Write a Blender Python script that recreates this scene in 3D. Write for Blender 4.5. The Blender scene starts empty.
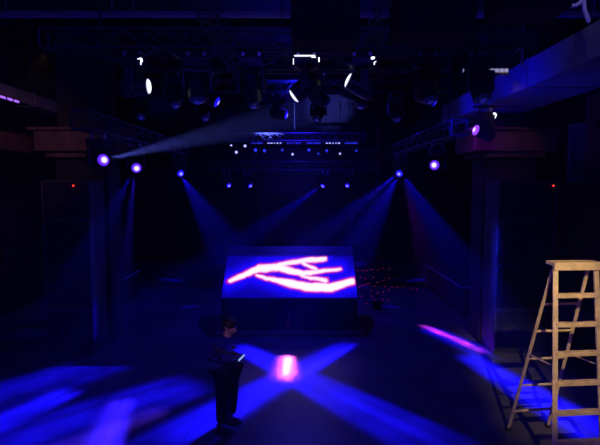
import bpy, bmesh, math, random
from mathutils import Vector, Matrix, Quaternion
random.seed(7)
S = bpy.context.scene
COL = S.collection
S.view_settings.view_transform = 'Standard'

# ------------------------------------------------------------ materials
def mat(name, color, rough=0.6, metal=0.0, var=0.3, scale=6.0, bump=0.0, spec=0.5):
    m = bpy.data.materials.new(name); m.use_nodes = True
    nt = m.node_tree; b = nt.nodes['Principled BSDF']
    b.inputs['Roughness'].default_value = rough
    b.inputs['Metallic'].default_value = metal
    b.inputs['Specular IOR Level'].default_value = spec
    tc = nt.nodes.new('ShaderNodeTexCoord')
    n = nt.nodes.new('ShaderNodeTexNoise'); n.inputs['Scale'].default_value = scale
    n.inputs['Detail'].default_value = 5
    nt.links.new(tc.outputs['Object'], n.inputs['Vector'])
    r = nt.nodes.new('ShaderNodeValToRGB')
    c = Vector(color)
    r.color_ramp.elements[0].position = 0.3; r.color_ramp.elements[1].position = 0.7
    r.color_ramp.elements[0].color = (*(c*(1-var)), 1)
    r.color_ramp.elements[1].color = (*(c*(1+var)), 1)
    nt.links.new(n.outputs['Fac'], r.inputs['Fac'])
    nt.links.new(r.outputs['Color'], b.inputs['Base Color'])
    if bump > 0:
        bp = nt.nodes.new('ShaderNodeBump'); bp.inputs['Strength'].default_value = bump
        bp.inputs['Distance'].default_value = 0.02
        nt.links.new(n.outputs['Fac'], bp.inputs['Height'])
        nt.links.new(bp.outputs['Normal'], b.inputs['Normal'])
    return m

def emis(name, color, strength):
    m = bpy.data.materials.new(name); m.use_nodes = True
    nt = m.node_tree; b = nt.nodes['Principled BSDF']
    b.inputs['Base Color'].default_value = (0.02, 0.02, 0.02, 1)
    b.inputs['Emission Color'].default_value = (*color, 1)
    b.inputs['Emission Strength'].default_value = strength
    return m

M_black = mat('black_powder_coat', (0.022, 0.022, 0.025), 0.45, 0.0, 0.3, 20)
M_black2 = mat('matte_black_paint', (0.02, 0.02, 0.024), 0.6, 0, 0.3, 8)
M_deep = mat('deep_black_paint', (0.006, 0.006, 0.008), 0.8, 0, 0.3, 8, 0, 0.15)
M_truss = mat('dark_truss_metal', (0.07, 0.07, 0.08), 0.45, 0.5, 0.2, 10)
M_chrome = mat('bare_metal', (0.55, 0.55, 0.58), 0.3, 0.8, 0.1, 12)
M_wall = mat('dark_wall_paint', (0.022, 0.02, 0.026), 0.85, 0, 0.4, 1.5, 0.3, 0.3)
M_back = mat('black_back_wall_paint', (0.006, 0.0055, 0.008), 0.9, 0, 0.4, 2.5, 0.4, 0.05)
M_ceil = mat('dark_ceiling', (0.024, 0.022, 0.034), 0.95, 0, 0.4, 1.2, 0.3, 0.1)
M_brown = mat('brown_wood_cladding', (0.11, 0.06, 0.04), 0.6, 0, 0.4, 4, 0.2)
M_cab = mat('speaker_cabinet_paint', (0.06, 0.06, 0.068), 0.45, 0, 0.3, 30, 0.2)
M_grille = mat('speaker_grille_cloth', (0.025, 0.025, 0.03), 0.35, 0.3, 0.5, 90, 0.4)
M_duct = mat('painted_duct', (0.22, 0.22, 0.25), 0.8, 0.0, 0.12, 1.2, 0.05, 0.1)
M_pipe = mat('painted_pipe', (0.3, 0.28, 0.28), 0.5, 0.2, 0.2, 5)
M_white = mat('white_painted_pipe', (0.75, 0.74, 0.72), 0.5, 0.0, 0.05, 5)
M_ladder = mat('yellowed_ladder_paint', (0.84, 0.61, 0.31), 0.5, 0.0, 0.22, 7, 0.15)
M_counter = mat('counter_laminate', (0.6, 0.6, 0.66), 0.35, 0, 0.1, 6)
M_twig = mat('dry_twig_bark', (0.014, 0.01, 0.01), 0.8, 0, 0.4, 20, 0.3)
M_jacket = mat('dark_jacket_cloth', (0.055, 0.045, 0.07), 0.85, 0, 0.4, 25, 0.4)
M_trouser = mat('black_trouser_cloth', (0.03, 0.027, 0.04), 0.85, 0, 0.4, 25, 0.4)
M_skin = mat('skin', (0.5, 0.28, 0.2), 0.5, 0, 0.08, 20)
M_hair = mat('black_hair', (0.012, 0.01, 0.01), 0.45, 0, 0.5, 60, 0.6)
M_shoe = mat('shoe_leather', (0.1, 0.09, 0.09), 0.4, 0, 0.2, 20)
M_eye = mat('eye', (0.6, 0.6, 0.6), 0.2, 0, 0.05, 5)
M_red = emis('red_indicator_light', (1.0, 0.04, 0.02), 1.5)
M_redb = emis('red_fairy_bulb', (1.0, 0.02, 0.06), 0.25)
M_bar = emis('cool_white_led', (0.4, 0.42, 1.0), 1.6)
M_barb = emis('blue_led', (0.03, 0.04, 1.0), 1.1)
M_violet = emis('violet_led', (0.35, 0.12, 1.0), 1.4)
M_phone = emis('phone_screen', (0.3, 0.45, 1.0), 1.0)
M_glint = emis('painted_white_glint', (0.85, 0.9, 1.0), 2.2)  # glow stands in for light glinting off the metal casings
M_screenoff = mat('unlit_screen_glass', (0.008, 0.008, 0.02), 0.25, 0, 0.2, 3)

def lens_mat(name, core, rim, s_core, s_rim, r_core=0.35):
    m = bpy.data.materials.new(name); m.use_nodes = True
    nt = m.node_tree; b = nt.nodes['Principled BSDF']
    b.inputs['Base Color'].default_value = (0.02, 0.02, 0.03, 1)
    b.inputs['Roughness'].default_value = 0.1
    tc = nt.nodes.new('ShaderNodeTexCoord'); sx = nt.nodes.new('ShaderNodeSeparateXYZ')
    nt.links.new(tc.outputs['Object'], sx.inputs[0])
    cx = nt.nodes.new('ShaderNodeCombineXYZ')
    nt.links.new(sx.outputs[0], cx.inputs[0]); nt.links.new(sx.outputs[1], cx.inputs[1])
    ln = nt.nodes.new('ShaderNodeVectorMath'); ln.operation = 'LENGTH'
    nt.links.new(cx.outputs[0], ln.inputs[0])
    mu = nt.nodes.new('ShaderNodeMath'); mu.operation = 'DIVIDE'; mu.inputs[1].default_value = 0.105
    nt.links.new(ln.outputs['Value'], mu.inputs[0])
    r = nt.nodes.new('ShaderNodeValToRGB')
    r.color_ramp.elements[0].position = r_core
    r.color_ramp.elements[0].color = tuple(c*s_core for c in core)+(1,)
    r.color_ramp.elements[1].position = min(0.97, r_core+0.4)
    r.color_ramp.elements[1].color = tuple(c*s_rim for c in rim)+(1,)  # rim colour paints the bloom around the hot core into the lens
    nt.links.new(mu.outputs[0], r.inputs['Fac'])
    nt.links.new(r.outputs['Color'], b.inputs['Emission Color'])
    b.inputs['Emission Strength'].default_value = 1.0
    return m
L_hot = lens_mat('lit_blue_lens', (0.9, 0.75, 1), (0.10, 0.015, 1), 1.6, 1.4, 0.25)
L_blue = lens_mat('blue_lens', (0.35, 0.3, 1), (0.01, 0.005, 1), 1.4, 1.1, 0.2)
L_glint = lens_mat('painted_glint_lens', (0.9, 0.95, 1), (0.6, 0.6, 1), 2.0, 1.0, 0.6)  # white emission paints a glint onto the lens
L_dim = lens_mat('dim_blue_lens', (0.02, 0.02, 0.5), (0.005, 0.005, 0.12), 0.4, 0.2, 0.2)
L_viol = lens_mat('violet_lens', (0.85, 0.6, 1), (0.3, 0.05, 1), 1.6, 1.3, 0.15)

# ------------------------------------------------------------ mesh helpers
def bm_box(bm, c, s, rot=None, bev=0.0):
    r = bmesh.ops.create_cube(bm, size=1.0)
    vs = r['verts']
    bmesh.ops.scale(bm, vec=Vector(s), verts=vs)
    if bev > 0:
        es = list({e for v in vs for e in v.link_edges})
        rr = bmesh.ops.bevel(bm, geom=es, offset=bev, segments=2, affect='EDGES', profile=0.5)
        vs = list({v for f in rr['faces'] for v in f.verts} | {v for v in vs if v.is_valid})
    if rot is not None:
        bmesh.ops.rotate(bm, cent=(0, 0, 0), matrix=rot.to_3x3(), verts=vs)
    bmesh.ops.translate(bm, vec=Vector(c), verts=vs)
    return vs

def bm_tube(bm, a, b, r1, r2=None, seg=8):
    a = Vector(a); b = Vector(b); d = b-a
    if r2 is None: r2 = r1
    q = d.to_track_quat('Z', 'Y').to_matrix().to_4x4()
    M = Matrix.Translation((a+b)/2) @ q
    return bmesh.ops.create_cone(bm, cap_ends=True, segments=seg, radius1=r1, radius2=r2,
                                 depth=d.length, matrix=M)['verts']

def bm_sphere(bm, c, s, seg=16, ring=10, rot=None):
    M = Matrix.Translation(Vector(c))
    if rot is not None: M = M @ rot.to_4x4()
    M = M @ Matrix.Diagonal((*s, 1))
    return bmesh.ops.create_uvsphere(bm, u_segments=seg, v_segments=ring, radius=1.0, matrix=M)['verts']

def mesh_from(bm, name, m, smooth=False):
    me = bpy.data.meshes.new(name)
    bmesh.ops.recalc_face_normals(bm, faces=bm.faces)
    bm.to_mesh(me); bm.free()
    if m: me.materials.append(m)
    if smooth:
        for p in me.polygons: p.use_smooth = True
    return me

def obj(name, me, loc=(0, 0, 0), parent=None, label=None, cat=None, kind=None, group=None):
    o = bpy.data.objects.new(name, me); o.location = loc
    COL.objects.link(o)
    if parent: o.parent = parent
    if label: o['label'] = label
    if cat: o['category'] = cat
    if kind: o['kind'] = kind
    if group: o['group'] = group
    return o

def make(name, fn, m, smooth=False, **k):
    bm = bmesh.new(); fn(bm)
    return obj(name, mesh_from(bm, name, m, smooth), **k)

def structure(name, c, s, m):
    return make(name, lambda bm: bm_box(bm, (0, 0, 0), s), m, loc=c, kind='structure')

def floor_mat():
    m = bpy.data.materials.new('dark_polished_floor'); m.use_nodes = True
    nt = m.node_tree; b = nt.nodes['Principled BSDF']
    tc = nt.nodes.new('ShaderNodeTexCoord')
    n = nt.nodes.new('ShaderNodeTexNoise'); n.inputs['Scale'].default_value = 1.3; n.inputs['Detail'].default_value = 8
    br = nt.nodes.new('ShaderNodeTexBrick'); br.inputs['Scale'].default_value = 1.0
    br.offset = 0.0; br.inputs['Brick Width'].default_value = 0.9; br.inputs['Row Height'].default_value = 0.9
    br.inputs['Mortar Size'].default_value = 0.006
    br.inputs['Color1'].default_value = (0.17, 0.16, 0.17, 1)
    br.inputs['Color2'].default_value = (0.13, 0.12, 0.13, 1)
    br.inputs['Mortar'].default_value = (0.06, 0.06, 0.06, 1)
    nt.links.new(tc.outputs['Object'], n.inputs['Vector']); nt.links.new(tc.outputs['Object'], br.inputs['Vector'])
    mx = nt.nodes.new('ShaderNodeMixRGB'); mx.blend_type = 'MULTIPLY'; mx.inputs[0].default_value = 0.8
    nt.links.new(br.outputs['Color'], mx.inputs[1])
    r = nt.nodes.new('ShaderNodeValToRGB')
    r.color_ramp.elements[0].position = 0.3; r.color_ramp.elements[0].color = (0.4, 0.4, 0.4, 1)
    r.color_ramp.elements[1].position = 0.7; r.color_ramp.elements[1].color = (1, 1, 1, 1)
    nt.links.new(n.outputs['Fac'], r.inputs['Fac']); nt.links.new(r.outputs['Color'], mx.inputs[2])
    nt.links.new(mx.outputs[0], b.inputs['Base Color'])
    mr = nt.nodes.new('ShaderNodeMapRange'); mr.inputs['To Min'].default_value = 0.25; mr.inputs['To Max'].default_value = 0.5
    nt.links.new(n.outputs['Fac'], mr.inputs['Value']); nt.links.new(mr.outputs[0], b.inputs['Roughness'])
    b.inputs['Specular IOR Level'].default_value = 0.4
    return m

# ------------------------------------------------------------ room
structure('floor', (0, 11, -0.1), (18, 27, 0.2), floor_mat())
structure('ceiling', (0, 11, 8.1), (18, 27, 0.2), M_ceil)
structure('wall_left', (-9.1, 11, 4), (0.2, 27, 8), M_wall)
structure('wall_right', (9.1, 11, 4), (0.2, 27, 8), M_wall)
structure('wall_back', (0, 24.6, 4), (18, 0.2, 8), M_back)
structure('wall_front', (0, -2.6, 4), (18, 0.2, 8), M_wall)
for i, y in enumerate((7.5, 12.4, 16.5, 21)):
    structure('trim_%d' % (i+1), (0, y, 7.85), (18, 0.3, 0.3), M_back)
structure('baseboard_back', (0, 24.47, 0.1), (18, 0.06, 0.2), M_black2)

for sx, x in ((-1, -5.35), (1, 5.15)):
    def f(bm):
        bm_box(bm, (0, 0, 2.3), (1.3, 0.8, 4.6), bev=0.02)
    root = obj('pillar', None, loc=(x, 12.75, 0),
               label='dark square pillar with brown wood capital behind speakers', cat='pillar')
    make('pillar_shaft', f, M_wall, parent=root)
    def g(bm):
        bm_box(bm, (0, 0, 4.68), (1.6, 1.2, 0.14), bev=0.02)
        bm_box(bm, (0, 0, 5.0), (2.0, 1.5, 0.5), bev=0.03)
        bm_box(bm, (0, 0, 5.28), (2.2, 1.7, 0.08), bev=0.02)
    make('capital', g, M_brown, parent=root, label='brown wood capital')
    make('upper_shaft', lambda bm: bm_box(bm, (0, 0, 6.66), (1.2, 0.7, 2.66)), M_wall, parent=root)
root = obj('balcony_ledge', None, loc=(-7.83, 12.3, 0), label='brown wood-faced balcony ledge along the side wall', cat='ledge')
make('ledge_slab', lambda bm: bm_box(bm, (0, 0, 4.95), (2.2, 7.0, 0.3), bev=0.02), M_wall, parent=root)
make('ledge_fascia', lambda bm: [bm_box(bm, (1.12, 0, 4.95), (0.05, 7.0, 0.42), bev=0.01), bm_box(bm, (0, -3.53, 4.95), (2.28, 0.05, 0.42), bev=0.01)], M_brown, parent=root)

# ------------------------------------------------------------ loudspeakers
def speaker(loc, w, h, d, label, rotz=0.0, group=None, led=False, tilt=0.0, dark=False):
    root = obj('loudspeaker', None, loc=loc, label=label, cat='speaker', group=group)
    root.rotation_euler = (tilt, 0, rotz)
    def cab(bm):
        t = 0.03
        bm_box(bm, (0, d/2, h/2), (w, d, h), bev=0.015)
        for s in (-1, 1):
            bm_box(bm, (s*(w/2-t/2), -0.02, h/2), (t, 0.05, h-0.02), bev=0.006)
            bm_box(bm, (0, -0.02, h/2+s*(h/2-t/2-0.004)), (w-0.02, 0.05, t), bev=0.006)
            bm_box(bm, (s*(w/2+0.006), d/2, h*0.6), (0.02, 0.2, 0.1), bev=0.006)
    make('cabinet', cab, M_deep if dark else M_cab, parent=root)
    def gr(bm):
        bm_box(bm, (0, -0.018, h/2), (w-0.08, 0.02, h-0.08))
        for k in range(1, 6):
            bm_box(bm, (0, -0.032, 0.04+(h-0.08)*k/6), (w-0.08, 0.008, 0.012))
    make('grille', gr, M_deep if dark else M_grille, parent=root)
    n = 2 if w > 0.9 else 1
    for k in range(n):
        cx = 0 if n == 1 else (-w/4 + k*w/2)
        R = min(h, w/n)*0.36
        def wf(bm, cx=cx, R=R):
            bmesh.ops.create_cone(bm, cap_ends=True, segments=28, radius1=R, radius2=R*0.9, depth=0.03,
                matrix=Matrix.Translation((cx, -0.045, h/2)) @ Matrix.Rotation(math.pi/2, 4, 'X'))
            bmesh.ops.create_cone(bm, cap_ends=False, segments=28, radius1=R*0.85, radius2=R*0.25, depth=0.02,
                matrix=Matrix.Translation((cx, -0.062, h/2)) @ Matrix.Rotation(math.pi/2, 4, 'X'))
            bm_sphere(bm, (cx, -0.06, h/2), (R*0.25, 0.03, R*0.25), 12, 8)
        make('woofer', wf, M_deep if dark else M_black, smooth=False, parent=root)
    if led:
        make('indicator_light', lambda bm: bm_sphere(bm, (led, -0.06, h-0.12), (0.024, 0.02, 0.024), 10, 6), M_red, parent=root)
    return root

for X0, W in ((5.2, 1.35), (-5.35, 1.1)):
    z = 0.0
    for i, h in enumerate((1.05, 1.05, 1.05, 0.9)):
        speaker((X0, 11.45, z), W, h, 0.8, 'black loudspeaker cabinet stacked in front of the pillar',
                group='loudspeaker stacks', led=((0.56 if X0 > 0 else 0.2) if i == 3 else False)); z += h+0.001

# ------------------------------------------------------------ trusses
def truss(a, b, size, label, hang=True, name='lighting_truss', m=M_truss):
    a = Vector(a); b = Vector(b); L = (b-a).length; ang = math.atan2(b.y-a.y, b.x-a.x)
    root = obj(name, None, loc=a, label=label, cat='truss')
    root.rotation_euler = (0, 0, ang)
    h = size/2
    def f(bm):
        cs = [(-h, -h), (h, -h), (h, h), (-h, h)]
        for (y, zz) in cs:
            bm_tube(bm, (0, y, zz), (L, y, zz), 0.022, seg=8)
        n = max(2, int(L/(size*1.1))); st = L/n
        for k in range(n):
            x0 = k*st; x1 = x0+st
            for q in range(4):
                p = cs[q]; r = cs[(q+1) % 4]
                if k % 2: p, r = r, p
                bm_tube(bm, (x0, *p), (x1, *r), 0.011, seg=6)
        for xx in (0, L):
            for q in range(4):
                bm_tube(bm, (xx, *cs[q]), (xx, *cs[(q+1) % 4]), 0.016, seg=6)
    make('truss_frame', f, m, parent=root)
    if hang:
        for t in (0.12, 0.5, 0.88):
            make('hanging_cable', lambda bm: bm_tube(bm, (L*t, 0, h), (L*t, 0, 8.0-a.z), 0.01, seg=6), M_black, parent=root)
    return root

TS = 0.3
truss((-4.2, 8.4, 6.32), (3.6, 8.4, 6.32), TS, 'dark box truss hung from the ceiling carrying moving heads')
truss((-3.4, 11.0, 6.55), (3.2, 11.0, 6.55), TS, 'dark box truss hung behind another ceiling truss')
truss((-3.6, 8.3, 5.03), (-3.6, 15.6, 5.03), TS, 'dark side truss carrying lit blue moving heads')
truss((3.0, 9.5, 5.03), (3.0, 15.6, 5.03), TS, 'dark side truss carrying lit blue moving heads')
truss((-3.3, 18.5, 4.64), (2.9, 18.5, 4.64), TS, 'dark far truss with small lit blue moving heads')
truss((-2.5, 17.0, 5.55), (2.2, 17.0, 5.55), 0.25, 'dark truss with rows of cool white light bars')
truss((-1.6, 8.7, 6.98), (-1.6, 16.5, 6.98), TS, 'dark long ceiling truss running away into the room')
truss((1.5, 8.7, 6.98), (1.5, 16.5, 6.98), TS, 'dark long ceiling truss running away into the room')
truss((-6.2, 13.8, 6.6), (4.0, 13.8, 6.6), TS, 'dark cross truss under the ceiling')
def swag(a, b, sag, label='black power cable sagging between trusses'):
    a = Vector(a); b = Vector(b)
    root = obj('power_cable', None, loc=a, label=label, cat='cable', group='sagging power cables')
    def f(bm):
        pts = []
        for i in range(15):
            t = i/14; p = a.lerp(b, t)-a; p.z -= sag*4*t*(1-t); pts.append(p)
        for p, q in zip(pts, pts[1:]):
            bm_tube(bm, p, q, 0.022, seg=6)
    make('cable', f, M_black, parent=root)
for a, b, s in (((-4.0, 8.2, 6.5), (-2.25, 8.2, 6.15), 0.35), ((-2.15, 8.2, 6.15), (-1.25, 8.2, 6.15), 0.22), ((-1.15, 8.2, 6.15), (-0.2, 8.2, 6.15), 0.3),
                ((0.4, 8.2, 6.15), (1.45, 8.2, 6.15), 0.28), ((1.55, 8.2, 6.15), (2.6, 8.2, 6.15), 0.33), ((-3.0, 10.80, 6.4), (-1.6, 10.80, 6.4), 0.3),
                ((0.0, 10.80, 6.4), (2.0, 10.80, 6.4), 0.35)):
    swag(a, b, s)

# ------------------------------------------------------------ moving heads
def mh_base(bm):
    bm_box(bm, (0, 0, -0.12), (0.36, 0.26, 0.15), bev=0.025)
    bm_box(bm, (0, 0, -0.205), (0.2, 0.2, 0.03), bev=0.01)
    for s in (-1, 1):
        bm_box(bm, (s*0.17, 0, -0.12), (0.05, 0.12, 0.06), bev=0.01)
    bm_box(bm, (0, -0.132, -0.12), (0.14, 0.012, 0.06), bev=0.004)
def mh_clamp(bm):
    bm_box(bm, (0, 0, -0.03), (0.04, 0.06, 0.05), bev=0.006)
    bmesh.ops.create_cone(bm, cap_ends=True, segments=14, radius1=0.035, radius2=0.035, depth=0.04,
        matrix=Matrix.Translation((0, 0, 0.01)) @ Matrix.Rotation(math.pi/2, 4, 'Y'))
def mh_yoke(bm):
    bm_box(bm, (0, 0, -0.235), (0.40, 0.12, 0.04), bev=0.012)
    for s in (-1, 1):
        bm_box(bm, (s*0.18, 0, -0.34), (0.045, 0.13, 0.24), bev=0.015)
        bmesh.ops.create_cone(bm, cap_ends=True, segments=18, radius1=0.07, radius2=0.06, depth=0.05,
            matrix=Matrix.Translation((s*0.18, 0, -0.44)) @ Matrix.Rotation(math.pi/2, 4, 'Y'))
def mh_head(bm):
    prof = [(-0.2, 0.06), (-0.19, 0.10), (-0.12, 0.135), (0.0, 0.14), (0.08, 0.13), (0.15, 0.125), (0.2, 0.125), (0.205, 0.11)]
    rings = []
    for (zz, r) in prof:
        rings.append([bm.verts.new((r*math.cos(a), r*math.sin(a), zz)) for a in [2*math.pi*i/20 for i in range(20)]])
    for i in range(len(rings)-1):
        for k in range(20):
            bm.faces.new((rings[i][k], rings[i][(k+1) % 20], rings[i+1][(k+1) % 20], rings[i+1][k]))
    bm.faces.new(rings[0]); bm.faces.new(rings[-1])
    for zz in (-0.13, -0.09, -0.05):
        bmesh.ops.create_cone(bm, cap_ends=True, segments=20, radius1=0.148, radius2=0.148, depth=0.012, matrix=Matrix.Translation((0, 0, zz)))
def mh_lens(bm):
    bm_sphere(bm, (0, 0, 0.2), (0.104, 0.104, 0.05), 20, 10)
def mh_lens_small(bm):
    bm_sphere(bm, (0, 0, 0.2), (0.104, 0.104, 0.035), 20, 10)

def mk(fn, n, m, sm=False):
    bm = bmesh.new(); fn(bm); return mesh_from(bm, n, m, sm)
ME_base = mk(mh_base, 'fixture_base', M_black); ME_clamp = mk(mh_clamp, 'clamp', M_chrome)
ME_yoke = mk(mh_yoke, 'yoke', M_black); ME_head = mk(mh_head, 'lamp_head', M_black)
def edge_glints(bm):  # emissive strips painting glints along the casing edges
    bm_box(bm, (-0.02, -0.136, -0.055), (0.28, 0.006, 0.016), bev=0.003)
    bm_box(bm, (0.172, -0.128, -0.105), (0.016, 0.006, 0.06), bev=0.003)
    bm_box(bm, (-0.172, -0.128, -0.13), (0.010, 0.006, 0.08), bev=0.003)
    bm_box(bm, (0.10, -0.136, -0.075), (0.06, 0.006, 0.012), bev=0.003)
ME_glint = mk(edge_glints, 'painted_glint', M_glint)
def corner_glints(bm):
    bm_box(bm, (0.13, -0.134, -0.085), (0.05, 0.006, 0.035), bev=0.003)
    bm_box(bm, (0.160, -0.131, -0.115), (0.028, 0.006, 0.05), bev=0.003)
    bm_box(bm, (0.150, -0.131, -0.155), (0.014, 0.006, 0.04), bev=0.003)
ME_glint2 = mk(corner_glints, 'painted_glint', M_glint)
ME_lens = {}
for k, m in (('hot', L_hot), ('blue', L_blue), ('dim', L_dim), ('violet', L_viol)):
    ME_lens[k] = mk(mh_lens, 'lens', m, True)
ME_lens['white'] = mk(mh_lens_small, 'lens', L_glint, True)

def spot(src, dst, ang, watts, color, blend=0.3, rad=0.03):
    l = bpy.data.lights.new('spot_beam', 'SPOT'); l.energy = watts; l.color = color
    l.spot_size = math.radians(ang); l.spot_blend = blend; l.shadow_soft_size = rad
    o = bpy.data.objects.new('spot_beam', l); o.location = src
    o.rotation_euler = (Vector(dst)-Vector(src)).to_track_quat('-Z', 'Y').to_euler()
    COL.objects.link(o); return o

def streak(src, pn, pf, hw, watts, color, boost=1.0, streaky=0.5, flip=1.0, grain=1.0, off=0.28, soft=0.3):
    """spot lamp with a slit gobo: lights a strip of floor from pn to pf. boost>0 favours the far end"""
    src = Vector(src); dn = (Vector(pn)-src).normalized(); df = (Vector(pf)-src).normalized()
    mid = (dn+df).normalized()
    half = dn.angle(df)/2; vm = math.tan(half)
    o = spot(src+mid*off, src+mid*5, min(150, math.degrees(half)*2.6+6), watts, color, 0.2, 0.02)
    l = o.data; l.use_nodes = True; nt = l.node_tree
    em = [n for n in nt.nodes if n.type == 'EMISSION'][0]
    N = nt.nodes.new; Lk = nt.links.new
    def M(op, a, b=None, c=None):
        n = N('ShaderNodeMath'); n.operation = op
        for i, x in enumerate((a, b, c)):
            if x is None: continue
            if isinstance(x, (int, float)): n.inputs[i].default_value = x
            else: Lk(x, n.inputs[i])
        return n.outputs[0]
    tc = N('ShaderNodeTexCoord'); sx = N('ShaderNodeSeparateXYZ'); Lk(tc.outputs['Normal'], sx.inputs[0])
    az = M('ABSOLUTE', sx.outputs[2])
    u = M('DIVIDE', sx.outputs[0], az); v = M('DIVIDE', sx.outputs[1], az)
    au = M('ABSOLUTE', u); av = M('ABSOLUTE', v)
    def sstep(x, e0, e1):
        n = N('ShaderNodeMapRange'); n.interpolation_type = 'SMOOTHSTEP'
        n.inputs['From Min'].default_value = e0; n.inputs['From Max'].default_value = e1
        n.inputs['To Min'].default_value = 1; n.inputs['To Max'].default_value = 0
        Lk(x, n.inputs['Value']); return n.outputs[0]
    m1 = sstep(au, hw*soft, hw*1.28); m2 = sstep(av, vm*0.7, vm*1.2)
    g = M('EXPONENT', M('MULTIPLY', v, boost*flip))
    nz = N('ShaderNodeTexNoise'); nz.inputs['Scale'].default_value = 1.0; nz.inputs['Detail'].default_value = 2
    cb = N('ShaderNodeCombineXYZ'); Lk(M('MULTIPLY', u, 5.0/hw*0.35*grain), cb.inputs[0]); Lk(M('MULTIPLY', v, 2.0 if grain == 1 else 1.7/vm*grain), cb.inputs[1])
    cb.inputs[2].default_value = random.uniform(0, 50)
    Lk(cb.outputs[0], nz.inputs['Vector'])
    nn = N('ShaderNodeMapRange'); nn.inputs['From Min'].default_value = 0.35; nn.inputs['From Max'].default_value = 0.65
    nn.inputs['To Min'].default_value = 1-streaky; nn.inputs['To Max'].default_value = 1+streaky
    Lk(nz.outputs['Fac'], nn.inputs['Value'])
    s = M('MULTIPLY', M('MULTIPLY', M('MULTIPLY', m1, m2), g), nn.outputs[0])
    Lk(s, em.inputs['Strength'])
    return o

def moving_head(x, y, tz, aim, lens, label, group, sc=1.0, spots=(), glints=None, tsize=0.3):
    mz = tz - tsize/2 - 0.022 - 0.046*sc
    p = Vector((x, y, mz-0.44*sc)); aim = Vector(aim); d = (aim-p).normalized()
    root = obj('moving_head_light', None, loc=(x, y, mz), label=label, cat='stage light', group=group)
    root.scale = (sc, sc, sc)
    obj('fixture_base', ME_base, parent=root)
    for s in (-0.11, 0.11): obj('clamp', ME_clamp, parent=root, loc=(s, 0, 0))
    pan = math.atan2(d.y, d.x)-math.pi/2
    yk = obj('yoke', ME_yoke, parent=root); yk.rotation_euler = (0, 0, pan)
    h = obj('lamp_head', ME_head, parent=root, loc=(0, 0, -0.44))
    h.rotation_euler = d.to_track_quat('Z', 'Y').to_euler()
    obj('lens', ME_lens[lens], parent=h)
    if glints: obj('painted_glint', glints, parent=root, label='painted white glints on casing edges')
    for (dst, ang, w, c) in spots:
        dd = (Vector(dst)-p).normalized()
        spot(p+dd*0.3*sc, dst, ang, w, c, 0.8)
    return p

BL = (0.006, 0.003, 1.0); WB = (0.12, 0.15, 1.0); MG = (0.6, 0.03, 1.0); VB = (0.25, 0.02, 1.0); PK = (1.0, 0.12, 0.75)
g = 'lit moving heads on the side trusses'
lab = 'black moving head shining bright blue-violet on a side truss'
moving_head(-3.6, 9.0, 5.03, (-1.2, 6.5, 4.6), 'hot', lab, g, spots=[((-1.0, 17, 6.1), 9, 110000, WB)])
L2 = moving_head(-3.6, 11.0, 5.03, (-2.4, 8.3, 3.5), 'hot', lab, g, spots=[((-0.2, 18, 2.2), 3.5, 16000, BL), ((1.5, 18, 0.6), 3.5, 11000, BL)])
L3 = moving_head(-3.6, 14.9, 5.03, (-1.5, 11.5, 2.5), 'blue', lab, g, spots=[((1.8, 18.5, 1.6), 3.5, 12000, BL)])
R1 = moving_head(3.0, 11.0, 5.03, (1.5, 8.5, 4.4), 'hot', lab, g, spots=[((-0.2, 15.5, 5.5), 6, 12000, BL), ((-0.4, 18, 2.2), 3.5, 16000, BL), ((-2.0, 18, 0.6), 3.5, 11000, BL)])
R2 = moving_head(3.0, 14.9, 5.03, (1.2, 11.5, 2.5), 'blue', lab, g, spots=[((-2.3, 18.5, 1.6), 3.5, 12000, BL)])
g = 'small lit moving heads on the far truss'
lab = 'small black moving head with glowing blue lens, far truss'
B = []
for (x, aim) in ((-2.7, (0.5, 14, 0.5)), (-1.93, (1.5, 15, 0.5)), (0.93, (-1.8, 15, 0.5)), (1.82, (-1.0, 14, 0.5))):
    B.append(moving_head(x, 18.5, 4.64, aim, 'blue', lab, g, sc=0.9, spots=[((aim[0]*2, 16.0, 0), 3.5, 5000, BL)]))
# floor patterns
streak(L3, (-1.5, 12.1, 0), (2.3, 6.9, 0), 0.060, 38000, BL, 3.6)
streak(R2, (1.2, 12.3, 0), (-2.2, 7.1, 0), 0.060, 38000, BL, 3.6)
streak(B[2], (-3.9, 11.6, 0), (-6.4, 7.8, 0), 0.075, 60000, BL, 5.0)
streak(R2, (-2.1, 9.8, 0), (-4.9, 6.9, 0), 0.075, 40000, BL, 4.8)
streak(R2, (-2.4, 8.6, 0), (-3.8, 6.9, 0), 0.03, 14000, (0.10, 0.03, 1.0), 4.5)
streak(L2, (-3.3, 9.0, 0), (-2.9, 6.6, 0), 0.06, 9000, (0.03, 0.01, 1.0), 2.5)
streak(L2, (-4.3, 9.4, 0), (-5.6, 7.0, 0), 0.07, 13000, BL, 2.5)
streak(R2, (3.45, 13.9, 0), (4.35, 11.6, 0), 0.034, 7500, MG, 1.0, 0.9, grain=1.3)
streak(R2, (3.45, 13.6, 0), (4.5, 11.2, 0), 0.08, 6000, BL, 1.0)
streak(R2, (3.9, 11.4, 0), (4.9, 6.8, 0), 0.060, 34000, BL, 3.6)

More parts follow.
